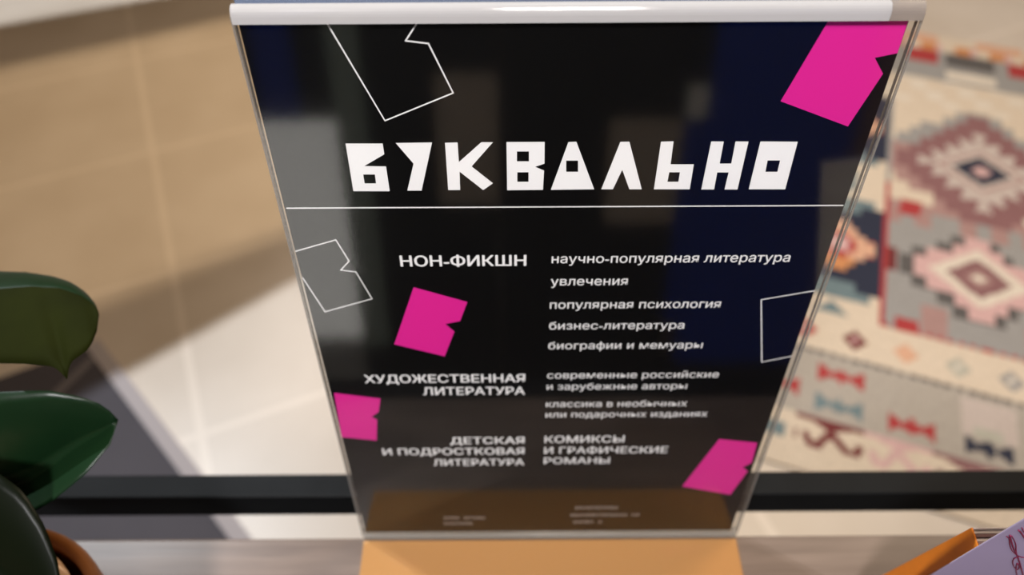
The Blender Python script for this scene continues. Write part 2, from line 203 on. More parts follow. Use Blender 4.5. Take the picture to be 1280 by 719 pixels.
# ------------------------------------------------------------------ floor and room
def floor_material():
    """polished cream porcelain tile laid at 22 degrees, with narrow paler joints and one border course"""
    m = bpy.data.materials.new('floor_tile'); m.use_nodes = True; nt = m.node_tree; b = nt.nodes['Principled BSDF']
    N, Lk = nt.nodes.new, nt.links.new
    tc = N('ShaderNodeTexCoord'); mp = N('ShaderNodeMapping'); mp.inputs['Rotation'].default_value = (0, 0, R(-22.5)); Lk(tc.outputs['Object'], mp.inputs[0])
    sp = N('ShaderNodeSeparateXYZ'); Lk(mp.outputs[0], sp.inputs[0])
    def math_(op, a, bb=None, c=None):
        n = N('ShaderNodeMath'); n.operation = op
        for i, v in enumerate((a, bb, c)):
            if v is None: continue
            if isinstance(v, (int, float)): n.inputs[i].default_value = v
            else: Lk(v, n.inputs[i])
        return n.outputs[0]
    def joint(coord, off, per, wid):          # 1 on the joint, 0 on the tile
        d = math_('PINGPONG', math_('SUBTRACT', coord, off), per / 2)
        return math_('LESS_THAN', d, wid / 2)
    def single(coord, off, wid):
        return math_('LESS_THAN', math_('ABSOLUTE', math_('SUBTRACT', coord, off)), wid / 2)
    # rows along y' at 2.05 + k*0.524, border course line at 2.712
    j = math_('MAXIMUM', joint(sp.outputs['Y'], 2.05, .524, .016), single(sp.outputs['Y'], 2.712, .022))
    j = math_('MAXIMUM', j, joint(sp.outputs['X'], -.345, 1.05, .02))
    nz = N('ShaderNodeTexNoise'); nz.inputs['Scale'].default_value = 2.2; nz.inputs['Detail'].default_value = 4; Lk(tc.outputs['Object'], nz.inputs['Vector'])
    rp = N('ShaderNodeValToRGB'); rp.color_ramp.elements[0].color = (.56, .475, .39, 1); rp.color_ramp.elements[1].color = (.66, .575, .49, 1)
    rp.color_ramp.elements[0].position = .35; rp.color_ramp.elements[1].position = .65
    Lk(nz.outputs['Fac'], rp.inputs[0])
    mx = N('ShaderNodeMix'); mx.data_type = 'RGBA'; Lk(math_('MULTIPLY', j, .42), mx.inputs[0]); Lk(rp.outputs[0], mx.inputs[6]); mx.inputs[7].default_value = (.80, .70, .60, 1)
    Lk(mx.outputs[2], b.inputs['Base Color'])
    b.inputs['Roughness'].default_value = .38
    return m
FLOOR = floor_material()
bm = bmesh.new(); add_box(bm, (-3.6, -2.4, -.1), (3.6, 4.6, 0)); tag(obj('floor', bm, FLOOR), kind='structure')
WALL = mat('wall_paint', (.46, .40, .33), .8, noise=(3, .06))
bm = bmesh.new(); add_box(bm, (-3.6, 4.6, -.1), (3.6, 4.7, 3.2)); tag(obj('wall_far', bm, WALL), kind='structure')

# added coloured boards behind the camera, standing in for the photographer's reflection
PAN = [mat('panel_black', (.012, .012, .013), .6), mat('panel_navy', (.004, .03, .28), .6), mat('panel_green', (.28, .32, .27), .6), mat('panel_umber', (.40, .32, .25), .6), mat('panel_grey', (.7, .66, .6), .7), mat('panel_ash', (.30, .28, .26), .7), mat('panel_plum', (.16, .09, .10), .7)]
bm = bmesh.new()
# (x0, x1, z0, z1, colour index)
boards = [(-.62, -.30, .02, .56, 5), (-.62, -.42, 1.02, 2.1, 0), (-.42, -.355, 1.02, 2.1, 1), (-.355, -.30, 1.02, 2.1, 0), (-.30, -.245, .55, 2.1, 2), (-.30, -.245, 0, .55, 0), (-.245, -.13, 0, 2.1, 0),
          (-.13, -.02, .86, 1.10, 3), (-.13, -.02, 0, .86, 0), (-.13, -.02, 1.10, 2.1, 0), (-.02, .17, 0, 2.1, 0), (.17, .30, .82, 1.02, 3), (.17, .30, 0, .82, 0), (.17, .30, 1.02, 2.1, 0),
          (.30, .335, 1.02, 1.08, 4), (.30, .335, .6, 1.02, 1), (.30, .335, 1.08, 2.1, 0), (.335, .60, .5, 2.1, 1), (.30, .60, 0, .5, 0), (.60, .8, 0, 2.1, 6), (.8, 1.5, 0, 2.1, 0), (-.62, -.46, .56, 1.02, 0)]
for k, (x0, x1, z0, z1, st) in enumerate(boards):
    n0 = len(bm.faces); add_box(bm, (x0, -.82, z0), (x1 - .003, -.78 - .006 * (k % 2), z1 - .003)); bm.faces.ensure_lookup_table()
    for f in bm.faces[n0:]: f.material_index = st
tag(obj('reflection_boards', bm, PAN), kind='structure')
# added glowing panel, there only to give a pale reflection in the sign
def glow(name, col, st):
    m = bpy.data.materials.new(name); m.use_nodes = True; nt = m.node_tree; nt.nodes.clear()
    e = nt.nodes.new('ShaderNodeEmission'); o = nt.nodes.new('ShaderNodeOutputMaterial'); e.inputs[0].default_value = (*col, 1); e.inputs[1].default_value = st
    nt.links.new(e.outputs[0], o.inputs[0]); return m
bm = bmesh.new(); add_box(bm, (-.46, -.82, .56), (-.30, -.80, 1.02)); tag(obj('glow_panel_1', bm, glow('reflection_glow', (1, .96, .9), 2.5)), kind='structure')
# added dark sheet behind the counter, keeps the sign's reflection dark
bm = bmesh.new(); add_box(bm, (-.62, -.78, 0), (1.5, .05, .006)); tag(obj('floor', bm, mat('dark_sheet', (.02, .017, .015), .6)), kind='structure')

# added unseen blocker: its edges cut the light of the cool lamp (shadow band on the tiles)
def toward(lamp_pos, p, z):
    L0 = Vector(lamp_pos); P = Vector((p[0], p[1], 0)); t = z / L0.z
    return P + (L0 - P) * t
BLOCKER = mat('blocker_white', (.75, .72, .68), .8)
def light_blocker(poly):
    bm = bmesh.new(); prism(bm, poly, (0, 0, .012)); return tag(obj('blocker_panel', bm, BLOCKER), kind='structure')
lo = lambda t: (-1.035 + t * (1.0), .895 + t * .81)            # near edge of the shade on the floor
hi = lambda t: (-1.871 + t * .943, 2.475 + t * .332)           # far edge
light_blocker([toward(KEY, p, 3.3) for p in (lo(-1.2), lo(2.2), hi(3.2), hi(-1.0))])
# two added unseen flaps below the warm lamp leave it a slot
zf = 2.8
wl = lambda t: (-1.065 + t * .95, 1.166 + t * .56)
wh = lambda t: (-1.764 + t * .92, 2.205 + t * .39)
n_ = Vector((.5, -.86, 0))
p0, p1 = toward(WARM, wl(-.6), zf), toward(WARM, wl(1.9), zf)
light_blocker([p0, p1, p1 + n_ * .22, p0 + n_ * .22])
p0, p1 = toward(WARM, wh(-.4), zf), toward(WARM, wh(2.4), zf)
n_ = Vector((-.39, .92, 0))
light_blocker([p1, p0, p0 + n_ * .22, p1 + n_ * .22])

# grey stone entrance area with its pale edge strip
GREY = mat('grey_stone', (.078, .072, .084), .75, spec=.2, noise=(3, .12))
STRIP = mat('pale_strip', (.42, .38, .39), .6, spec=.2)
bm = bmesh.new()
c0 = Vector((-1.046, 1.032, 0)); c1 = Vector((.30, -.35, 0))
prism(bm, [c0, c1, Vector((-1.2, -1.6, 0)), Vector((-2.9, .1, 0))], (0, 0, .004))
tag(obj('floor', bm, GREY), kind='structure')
bm = bmesh.new(); q = Vector((.026, .021, 0))
prism(bm, [c0, c0 + q, c1 + q, c1], (0, 0, .010))
tag(obj('trim_1', bm, STRIP), kind='structure')
bm = bmesh.new()
a = Vector((-1.10, .86, .004)); d = Vector((.06, .115, 0)); e = Vector((.018, -.01, 0))
prism(bm, [a - d * 2.2, a - d * 2.2 + e, a + d * 1.25 + e, a + d * 1.25], (0, 0, .001))
tag(obj('trim_3', bm, mat('pale_joint', (.17, .155, .165), .7, spec=.2)), kind='structure')

# ------------------------------------------------------------------ kilim carpet
CA, SA = math.cos(R(-19.7)), math.sin(R(-19.7))
C0 = (.53609, .73918)
KC = {'cream': (.62, .515, .40), 'ivory': (.66, .58, .48), 'stone': (.385, .34, .29), 'grey': (.30, .285, .27), 'dusk': (.36, .22, .20), 'rose': (.58, .37, .35),
      'red': (.37, .05, .05), 'maroon': (.16, .035, .035), 'navy': (.032, .035, .055), 'teal': (.15, .20, .21), 'salmon': (.62, .36, .24), 'sage': (.42, .40, .33),
      'char': (.11, .10, .095), 'pale': (.50, .42, .375), 'orange': (.55, .24, .10), 'mauve': (.24, .12, .12)}
KN = list(KC)
random.seed(4)
def step(v, s): return math.floor(v / s) * s
def kilim(a, b):
    # lower bands
    if b < .012: return 'cream'
    if b < .128:
        if a < .07: return 'teal' if abs(a - .03) < .022 and abs(b - .075) < .016 else 'cream'
        k = round((a - .149) / .141); c = .149 + .141 * k
        col = {0: 'maroon', 1: 'rose', 2: 'mauve', 3: 'maroon', 4: 'rose', 5: 'maroon', 6: 'mauve'}.get(k, 'maroon')
        def seg(x0, y0, x1, y1):
            dx, dy = x1 - x0, y1 - y0; q = max(0, min(1, ((a - x0) * dx + (b - y0) * dy) / (dx * dx + dy * dy)))
            return math.hypot(a - x0 - q * dx, b - y0 - q * dy)
        P = [(c - .052, .080), (c - .044, .060), (c - .026, .058), (c, .100), (c + .036, .062), (c + .056, .062), (c + .062, .080)]
        if min(seg(*p, *q) for p, q in zip(P, P[1:])) < .0085: return col
        if b > .118 - .018 * max(0, 1 - abs(a - c) / .045): return col
        return 'cream'
    if b < .312:
        def bow(ca, cb):
            x, y = abs(a - ca), abs(b - cb)
            if x < .005: return y < .022
            if x < .016: return y < .012
            return x < .052 and y < .004 + (x - .016) * .62
        for ca, cb, c in ((.161, .26, 'red'), (.161, .176, 'teal'), (.319, .175, 'red'), (.48, .172, 'navy'), (.02, .20, 'red'), (.64, .26, 'red'), (.64, .176, 'teal'), (.80, .175, 'red'), (.96, .17, 'navy')):
            if bow(ca, cb): return c
        if abs(a - .482) < .058 and .20 < b < .298:
            return 'pale' if not (abs(a - .482) < .03 and b < .222) else 'sage'
        return 'stone'
    if b < .324: return 'char' if (a % .026) < .017 else 'stone'
    if b < .446:
        k = round((a - .185) / .118); ca = .185 + .118 * k
        d = abs(a - ca) / .030 + abs(b - .380) / .030
        c = {0: 'maroon', 1: 'salmon', 2: 'sage', 3: 'grey', -1: 'red', 4: 'maroon', 5: 'salmon', 6: 'sage'}.get(k, 'cream')
        if d < 1: return c if d > .35 or k == 1 else ('rose' if k == 0 else 'ivory')
        return 'cream'
    # top bands
    if b > 1.80: return 'salmon' if (step(a, .03) * 37.3) % 1 < .5 else 'cream'
    if b > 1.57:
        if 1.67 < b < 1.75:
            if abs(a - .49) < .075: return 'char'
            if abs(a - .67) < .06 or abs(a - .34) < .05: return 'red'
        if 1.59 < b < 1.64 and abs(a - .49) < .075: return 'ivory'
        if b > 1.75: return 'orange' if (a * 9) % 1 < .45 else ('rose' if (a * 9) % 1 < .6 else 'cream')
        return 'grey'
    if b > 1.42: return 'cream' if (step(a, .05) + step(b, .05)) % .15 > .02 else 'ivory'
    # side borders, mirrored
    aa = a if a < .49 else .98 - a
    if aa < .252:
        if aa > .236: return 'red' if b < 1.0 else 'grey'
        if aa < .01: return 'stone'
        bb = ((b - .70 + .275) % .55) - .275
        x = abs(aa - .125)
        sx = step(x, .024); sb = step(abs(bb), .024)
        if abs(bb) < .165 - 0:
            if sx + sb * .75 < .035: return 'rose' if sx + sb < .012 else 'red'
            if sx * 1.0 + sb * .9 < .085:
                return 'salmon' if bb > -.05 else 'orange'
            if abs(x - .085) < .012 and abs(bb) < .03: return 'red'
            return 'navy' if abs(bb) < .135 or x > .05 else 'teal'
        if abs(bb) < .195: return 'teal' if x < .09 else 'cream'
        return 'teal' if x + abs(abs(bb) - .255) < .045 else 'cream'
    # field medallions
    def med(ca, cb, ha, hb, st):
        x, y = abs(a - ca), abs(b - cb)
        return step(x, st) / ha + step(y, st * 1.15) / hb
    if b < .90:
        if b < .462 and (aa * 40) % 1 < .6: return 'red'
        x, y = abs(a - .48) / 1, abs(b - .69)
        d = x / .125 + y / .105
        if d < .16: return 'ivory'
        if x / .082 + y / .072 < 1: return 'mauve' if d > .3 else 'dusk'
        if d < 1: return 'ivory'
        m = med(.48, .69, .172, .128, .032)
        if m < .93: return 'rose'
        if med(.474, .682, .186, .142, .032) < .98: return 'char'
        if abs(aa - .305) < .028 and (b < .49 or b > .875): return 'red'
        if abs(aa - .262) < .012 and abs(b - .69) < .045: return 'maroon'
        if b > .84 and (step(a, .04) * 13.7) % 1 < .4: return 'dusk'
        if b < .55 and abs(aa - .37) < .03: return 'dusk'
        return 'grey'
    x, y = abs(a - .503), abs(b - 1.135)
    if x / .030 + y / .027 < 1: return 'rose'
    if x / .082 + y / .066 < 1: return 'navy'
    if x / .125 + y / .10 < 1: return 'dusk' if x / .11 + y / .088 > 1 else 'pale'
    m = x / .205 + y / .21
    tooth = abs(((x / .205 - y / .21) * 2.6) % 1 - .5) * 2
    if m < .66 + .32 * tooth: return 'pale'
    if med(.503, 1.128, .236, .245, .034) < 1.0: return 'mauve'
    if b < .985:
        if abs(a - .576) < .05 and abs(b - .949) < .014: return 'ivory'
        if abs(aa - .31) < .03 and b < .935: return 'red'
        if aa < .37 and b > .93: return 'cream'
        return 'dusk'
    if med(.503, 1.135, .29, .30, .034) < 1.0: return 'dusk' if b < 1.2 else 'grey'
    return 'cream'
h = .0062; A0, A1, B0, B1 = -.06, 1.04, -.012, 1.85
na, nb = int((A1 - A0) / h), int((B1 - B0) / h)
bm = bmesh.new(); grid = []
for j in range(nb + 1):
    row = []
    for i in range(na + 1):
        a, b = A0 + (A1 - A0) * i / na, B0 + (B1 - B0) * j / nb
        z = .009 + .0006 * math.sin(a * 60) * math.sin(b * 45)
        row.append(bm.verts.new((C0[0] + CA * a - SA * b, C0[1] + SA * a + CA * b, z)))
    grid.append(row)
for j in range(nb):
    for i in range(na):
        f = bm.faces.new((grid[j][i], grid[j][i + 1], grid[j + 1][i + 1], grid[j + 1][i]))
        f.material_index = KN.index(kilim(A0 + (A1 - A0) * (i + .5) / na, B0 + (B1 - B0) * (j + .5) / nb))
bd = [e for e in bm.edges if len(e.link_faces) == 1]
g = bmesh.ops.extrude_edge_only(bm, edges=bd)
for v in (x for x in g['geom'] if isinstance(x, bmesh.types.BMVert)): v.co.z = 0.0005
KM = []
for n in KN:
    c = KC[n]; KM.append(mat('kilim_' + n, c, .95, spec=.1, noise=(220, .13, (1, .25, 1))))
tag(obj('carpet', bm, KM, loc=(1.1, 1.5, 0)), 'flat-woven kilim carpet with stepped diamonds, bow-tie motifs and cream borders lying on the pale floor', 'carpet')

# ------------------------------------------------------------------ shelving unit: wooden top and black steel frame
def wood_material():
    m = bpy.data.materials.new('oak_top'); m.use_nodes = True; nt = m.node_tree; b = nt.nodes['Principled BSDF']
    N, Lk = nt.nodes.new, nt.links.new
    tc = N('ShaderNodeTexCoord'); mp = N('ShaderNodeMapping'); mp.inputs['Scale'].default_value = (1.2, 14, 1); Lk(tc.outputs['Object'], mp.inputs[0])
    nz = N('ShaderNodeTexNoise'); nz.inputs['Scale'].default_value = 9; nz.inputs['Detail'].default_value = 6; nz.inputs['Distortion'].default_value = .6; Lk(mp.outputs[0], nz.inputs['Vector'])
    rp = N('ShaderNodeValToRGB'); e = rp.color_ramp.elements
    e[0].position = .25; e[0].color = (.095, .067, .053, 1); e[1].position = .75; e[1].color = (.172, .126, .100, 1)
    Lk(nz.outputs['Fac'], rp.inputs[0]); Lk(rp.outputs[0], b.inputs['Base Color'])
    b.inputs['Roughness'].default_value = .32
    bp = N('ShaderNodeBump'); bp.inputs['Strength'].default_value = .05; Lk(nz.outputs['Fac'], bp.inputs['Height']); Lk(bp.outputs[0], b.inputs['Normal'])
    return m
WOOD = wood_material()
STEEL = mat('black_steel', (.004, .0045, .005), .6, spec=.12, noise=(30, .25))
ZS = 1.076
unit = empty('shelving_unit', (0, 0, 0), 'black steel shelving unit with a pale oak top board carrying the sign, plant and books', 'shelf')
bm = bmesh.new(); add_box(bm, (-.62, .03, ZS - .022), (.62, .1572, ZS), .0012); obj('top_board', bm, WOOD, unit)
def rail(x0, x1, y0, y1, z0, z1):
    bm = bmesh.new(); add_box(bm, (x0, y0, z0), (x1, y1, z1), .001); return bm
zt = ZS - .003
obj('rail', rail(-.646, .646, .1835, .1985, zt - .028, zt), STEEL, unit)
obj('rail', rail(-.646, .646, .003, .0295, zt - .028, zt), STEEL, unit)
obj('rail', rail(-.646, -.6205, .03, .183, zt - .028, zt), STEEL, unit)
obj('rail', rail(.6205, .646, .03, .183, zt - .028, zt), STEEL, unit)
for sx in (-.646, .6205):
    for y0, y1 in ((.003, .0295), (.1835, .1985)):
        obj('post', rail(sx, sx + .0255, y0, y1, 0, zt - .028), STEEL, unit)

# ------------------------------------------------------------------ acrylic sign stand with printed poster
LEAN = R(10.1)
SO = Vector((.0195, .1578, ZS))
FR = Matrix.Translation(SO) @ Matrix((( 1, 0, 0, 0), (0, math.sin(LEAN), -math.cos(LEAN), 0), (0, math.cos(LEAN), math.sin(LEAN), 0), (0, 0, 0, 1)))
# local frame of the sign: x right, y up the face, z out of the face (metres)
sign = empty('sign_stand', tuple(SO), 'clear acrylic tabletop sign holder with a black bookshop poster standing upright on the oak board', 'sign')
FL = Matrix.Translation(-SO) @ FR
BLACK = mat('poster_black', (.0018, .0017, .0018), .5, spec=.06)
INKW = mat('ink_white', (.80, .79, .79), .6, spec=.2)
PINK = mat('ink_magenta', (.63, .013, .25), .55, spec=.2)
CLEAR = acrylic('clear_acrylic', (.985, .985, .98), .07)
EDGE = acrylic('acrylic_edge', (.75, .75, .73), .15, .45, (.36, .34, .32))
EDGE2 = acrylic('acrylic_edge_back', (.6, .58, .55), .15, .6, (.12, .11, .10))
LIP = acrylic('lip_reflection', (.7, .75, .85), .1, .7, (.20, .25, .36))
FEND = acrylic('fold_dark_reflection', (.9, .85, .8), .1, .7, (.40, .35, .31))
FOOT = acrylic('foot_warm_glow', (1.0, .86, .62), .05, .5, (.74, .43, .18))  # amber tint stands in for warm light on the wood below
FOLD = acrylic('acrylic_fold', (.9, .9, .9), .08, .85, (.58, .565, .56))  # milky white puts the bright overhead reflection into the colour
def child(name, bm, m, parent=sign, smooth=False):
    me = bpy.data.meshes.new(name); bmesh.ops.recalc_face_normals(bm, faces=bm.faces); bm.to_mesh(me); bm.free()
    if smooth:
        for p in me.polygons: p.use_smooth = True
    o = link_mesh(name, me, m, parent)
    if parent is sign: o.matrix_local = FL
    return o
W0, W1 = -.1058, .1086          # sheet edges in x
H1 = .3015
bm = bmesh.new(); add_box(bm, (W0, .003, .0004), (W1, H1, .0014)); child('front_panel', bm, CLEAR)
bm = bmesh.new(); add_box(bm, (W0, .003, -.0022), (W1, H1, -.0012)); child('back_panel', bm, CLEAR)
# folded top: rounded U bend joining both panels
bm = bmesh.new(); prof = []
zc, rz = -.0005, .0029
outer = [(H1, rz), (H1 + .0022, rz)] + [(H1 + .0022 + .0032 * math.sin(t), rz * math.cos(t)) for t in [math.pi * k / 12 for k in range(1, 12)]] + [(H1 + .0022, -rz), (H1, -rz)]
inner = [(H1, -rz + .0016), (H1 + .0018, -rz + .0016), (H1 + .0032, 0), (H1 + .0018, rz - .0016), (H1, rz - .0016)]
loop = outer + inner
prism(bm, [Vector((W0, y, zc + z)) for y, z in loop], (W1 - W0 - .0105, 0, 0)); child('top_fold', bm, FOLD)
bm = bmesh.new(); prism(bm, [Vector((W1 - .0104, y, zc + z)) for y, z in loop], (.0104, 0, 0)); child('fold_end', bm, FEND)  # darker end section, a dark reflection put into its colour
bm = bmesh.new(); add_box(bm, (W0, H1 + .0030, -.0048), (W1 - .006, H1 + .0074, -.0036), .0003); child('back_reflection', bm, LIP)  # added strip, its blue-grey colour stands in for a reflection
# polished side edges
for x in (W0 - .0007, W1):
    bm = bmesh.new(); add_box(bm, (x, .003, .0004), (x + .0007, H1 + .002, .0014), .0001); child('side_edge', bm, EDGE)
    bm = bmesh.new(); add_box(bm, (x, .003, -.0022), (x + .0006, H1 + .002, -.0012), .0001); child('side_edge', bm, EDGE2)
# bottom bend and foot plate reaching toward the viewer
bm = bmesh.new(); add_box(bm, (W0, .0012, -.0034), (W1, .0034, .0024), .0004); child('bottom_bend', bm, EDGE)
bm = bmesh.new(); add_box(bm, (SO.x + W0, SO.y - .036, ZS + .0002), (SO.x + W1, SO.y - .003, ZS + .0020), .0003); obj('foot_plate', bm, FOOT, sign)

poster = None
bm = bmesh.new(); add_box(bm, (-.1049, .0042, -.0010), (.1058, .3010, -.0004)); poster = child('poster', bm, BLACK)
def fill_shape(name, loops, m, z=-.00036, th=.00004, label=None):
    cu = bpy.data.curves.new('shape', 'CURVE'); cu.dimensions = '2D'; cu.fill_mode = 'BOTH'; cu.extrude = th / 2
    for lp in loops:
        sp = cu.splines.new('POLY'); sp.points.add(len(lp) - 1); sp.use_cyclic_u = True
        for p, (x, y) in zip(sp.points, lp): p.co = (x / 1000, y / 1000, 0, 1)
    t = bpy.data.objects.new('shape', cu); COL.objects.link(t)
    me = bpy.data.meshes.new_from_object(t.evaluated_get(bpy.context.evaluated_depsgraph_get()))
    bpy.data.objects.remove(t)
    me.name = name
    o = link_mesh(name, me, m, poster); o.location = (0, 0, z)
    if label: o['label'] = label
    return o
XL, XR = -104.85, 105.75
clampx = lambda lp: [(min(max(x, XL), XR), min(y, 300.9)) for x, y in lp]
fill_shape('title_lettering', [l for g in LETTERS for l in g], INKW, label='large white angular shop name lettering')
for p in PINKS: fill_shape('pink_shape', [clampx(p)], PINK, z=-.00037, label='magenta notched book shape')
def stroke(name, pts, wid, closed=False):
    bm = bmesh.new(); n = len(pts)
    for i in range(n if closed else n - 1):
        a, b = Vector((*pts[i], 0)) / 1000, Vector((*pts[(i + 1) % n], 0)) / 1000
        d = (b - a).normalized() * wid / 2; s = Vector((-d.y, d.x, 0))
        e = d * .0 if (i == 0 and not closed) else d
        f = d * .0 if (i == n - 2 and not closed) else d
        prism(bm, [a - e - s, b + f - s, b + f + s, a - e + s], (0, 0, .00004))
    o = child(name, bm, INKW, poster); o.location = (0, 0, -.00038); return o
for p in OUTLINE: stroke('outline_shape', clampx(p), .00045)
stroke('divider_line', [(XL + .6, DIVIDER[0][1]), (XR - .3, DIVIDER[1][1])], .0005)

from mathutils.geometry import tessellate_polygon, interpolate_bezier
def contours(s):
    cu = bpy.data.curves.new('txt', 'FONT'); cu.body = s; cu.size = 1
    t = bpy.data.objects.new('txt', cu); COL.objects.link(t)
    c = t.to_curve(bpy.context.evaluated_depsgraph_get()); out = []
    for sp in c.splines:
        pts = []
        if sp.type == 'BEZIER':
            bp = sp.bezier_points; n = len(bp)
            for i in range(n):
                a, b = bp[i], bp[(i + 1) % n]
                straight = a.handle_right_type == 'VECTOR' and b.handle_left_type == 'VECTOR'
                pts += [p.xy for p in interpolate_bezier(a.co, a.handle_right, b.handle_left, b.co, 2 if straight else 5)[:-1]]
        else: pts = [p.co.xy for p in sp.points]
        q = [pts[0]]
        for p in pts[1:]:
            if (p - q[-1]).length > 1e-5: q.append(p)
        if (q[0] - q[-1]).length < 1e-5: q.pop()
        if len(q) > 2: out.append(q)
    t.to_curve_clear(); bpy.data.objects.remove(t)
    return out
def area(p): return sum(p[i - 1].x * p[i].y - p[i].x * p[i - 1].y for i in range(len(p))) / 2
def inside(q, poly):
    r = False
    for i in range(len(poly)):
        a, b = poly[i - 1], poly[i]
        if (a.y > q.y) != (b.y > q.y) and q.x < (b.x - a.x) * (q.y - a.y) / (b.y - a.y) + a.x: r = not r
    return r
def text_mesh(s, heavy):
    # every letter stroke filled on its own (strokes of one letter may overlap); counters cut out
    cs = contours(s); big = max(cs, key=lambda p: abs(area(p))); sg = area(big) > 0
    outer = [p for p in cs if (area(p) > 0) == sg]; holes = [p for p in cs if (area(p) > 0) != sg]
    for h in list(holes):                       # a mark wound the other way (the hyphen) is no counter
        if not any(all(inside(p, o) for p in h) for o in outer): holes.remove(h); outer.append(h)
    bm = bmesh.new(); z = 0
    for dx, dy in (((0, 0), (heavy, 0), (-heavy, 0), (0, heavy * .6), (0, -heavy * .6)) if heavy else ((0, 0),)):
        z += .002
        for k, o in enumerate(outer):
            hs = [h for h in holes if all(inside(p, o) for p in h)]
            loops = [[Vector((p.x, p.y, 0)) for p in l] for l in [o] + hs]
            flat = [p for l in loops for p in l]
            vs = [bm.verts.new((p.x + dx, p.y + dy, z + (k % 3) * .0004)) for p in flat]
            for tri in tessellate_polygon(loops):
                try: bm.faces.new([vs[i] for i in tri])
                except ValueError: pass
    for f in bm.faces:
        if f.normal.z < 0: f.normal_flip()
    me = bpy.data.meshes.new('text_line'); bm.to_mesh(me); bm.free()
    xs = [v.co.x for v in me.vertices]; ys = [v.co.y for v in me.vertices]
    return me, min(xs), max(xs), min(ys), max(ys)
CAPH = {}
for k, off in (('B', .020), ('M', .014), ('r', .006)):
    me, *b = text_mesh('Н' if k != 'r' else 'н', off); CAPH[k] = (b[3], off)
for s, x0, x1, yb, hh, st in TEXTS:
    hgt, off = CAPH[st]
    me, a, b, c, d = text_mesh(s, off)
    target = 5.5 if st in 'BM' else 3.45
    sx, sy = (x1 - x0) / (b - a), target / hgt
    for v in me.vertices: v.co = ((x0 + (v.co.x - a) * sx) / 1000, (yb + v.co.y * sy) / 1000, v.co.z / 1000)
    me.name = 'text_line'
    o = link_mesh('text_line', me, INKW, poster); o.location = (0, 0, -.00034)
# small print at the foot of the poster: too blurred to read, rows of tiny letter strokes
INKD = mat('ink_grey', (.30, .28, .27), .6, spec=.2)
random.seed(11)
for x0, x1, yb, hh in SMALL:
    bm = bmesh.new(); x = x0; hh = 2.6
    while x < x1 - 1.2:
        wd = random.uniform(1.5, 2.2)
        if random.random() < .88:
            k = random.randrange(4)
            segs = [(0, 0, .45, hh), (wd - .45, 0, wd, hh)]
            segs += {0: [(0, hh * .42, wd, hh * .6)], 1: [(0, hh - .45, wd, hh)], 2: [(0, 0, wd, .45)], 3: [(0, 0, wd, .45), (0, hh - .45, wd, hh)]}[k]
            for a, b, c, d in segs: add_box(bm, ((x + a) / 1000, (yb + b) / 1000, 0), ((x + c) / 1000, (yb + d) / 1000, .00003))
        x += wd + .55
    o = child('text_line', bm, INKD, poster); o.location = (0, 0, -.00038)

# ------------------------------------------------------------------ potted plant at the left
PC = Vector((-.2363, .0750, ZS))
plant = empty('potted_plant', tuple(PC), 'broad-leaved green potted plant in a brown planter at the left end of the oak board', 'plant')
TERRA = mat('brown_planter', (.24, .085, .025), .35, noise=(25, .25))
TAN = mat('tan_liner', (.70, .44, .26), .6, noise=(40, .12))
SOIL = mat('soil', (.018, .012, .008), .95, noise=(120, .5))
bm = bmesh.new()
r = .0600
lathe(bm, [(.0001, .0), (r * .70, .0), (r * .74, .004), (r * .93, .045), (r * .985, .072), (r, .078), (r * .985, .082), (r * .94, .083), (r * .90, .080), (r * .885, .07), (r * .84, .04), (r * .66, .010), (.0001, .008)], PC)
obj('planter', bm, TERRA, plant, True)
bm = bmesh.new()
lathe(bm, [(.0001, .011), (r * .50, .011), (r * .72, .05), (r * .85, .087), (r * .82, .092), (r * .50, .093), (r * .48, .07), (r * .45, .03), (.0001, .03)], PC)
obj('liner', bm, TAN, plant, True)
bm = bmesh.new(); lathe(bm, [(.0001, .031), (r * .44, .031), (r * .47, .075), (r * .3, .080), (.0001, .081)], PC); obj('soil', bm, SOIL, plant, True)
STEM = mat('plant_stem', (.06, .07, .02), .5)
bm = bmesh.new()
stem = [PC + Vector(v) for v in ((0, 0, .066), (-.012, .004, .10), (-.02, .012, .14), (-.024, .022, .18), (-.030, .036, .205))]
tube(bm, stem, [.005, .0046, .0042, .0036, .003]); obj('stem', bm, STEM, plant, True)

def leaf_material(name, top, spec):
    m = bpy.data.materials.new(name); m.use_nodes = True; nt = m.node_tree; b = nt.nodes['Principled BSDF']
    N, Lk = nt.nodes.new, nt.links.new
    tc = N('ShaderNodeTexCoord'); nz = N('ShaderNodeTexNoise'); nz.inputs['Scale'].default_value = 35; nz.inputs['Detail'].default_value = 3; Lk(tc.outputs['Object'], nz.inputs['Vector'])
    rp = N('ShaderNodeValToRGB'); rp.color_ramp.elements[0].color = (*[c * .7 for c in top], 1); rp.color_ramp.elements[1].color = (*[c * 1.3 for c in top], 1)
    Lk(nz.outputs['Fac'], rp.inputs[0]); Lk(rp.outputs[0], b.inputs['Base Color'])
    b.inputs['Roughness'].default_value = .36; b.inputs['Specular IOR Level'].default_value = spec
    return m
LEAFT = leaf_material('leaf_upper', (.004, .016, .005), .3)
LEAFU = mat('leaf_under', (.008, .010, .0006), .8, spec=.05, noise=(30, .2))
LEAFD = leaf_material('leaf_dark', (.0025, .004, .0015), .1)
PETI = mat('petiole', (.07, .09, .03), .5)
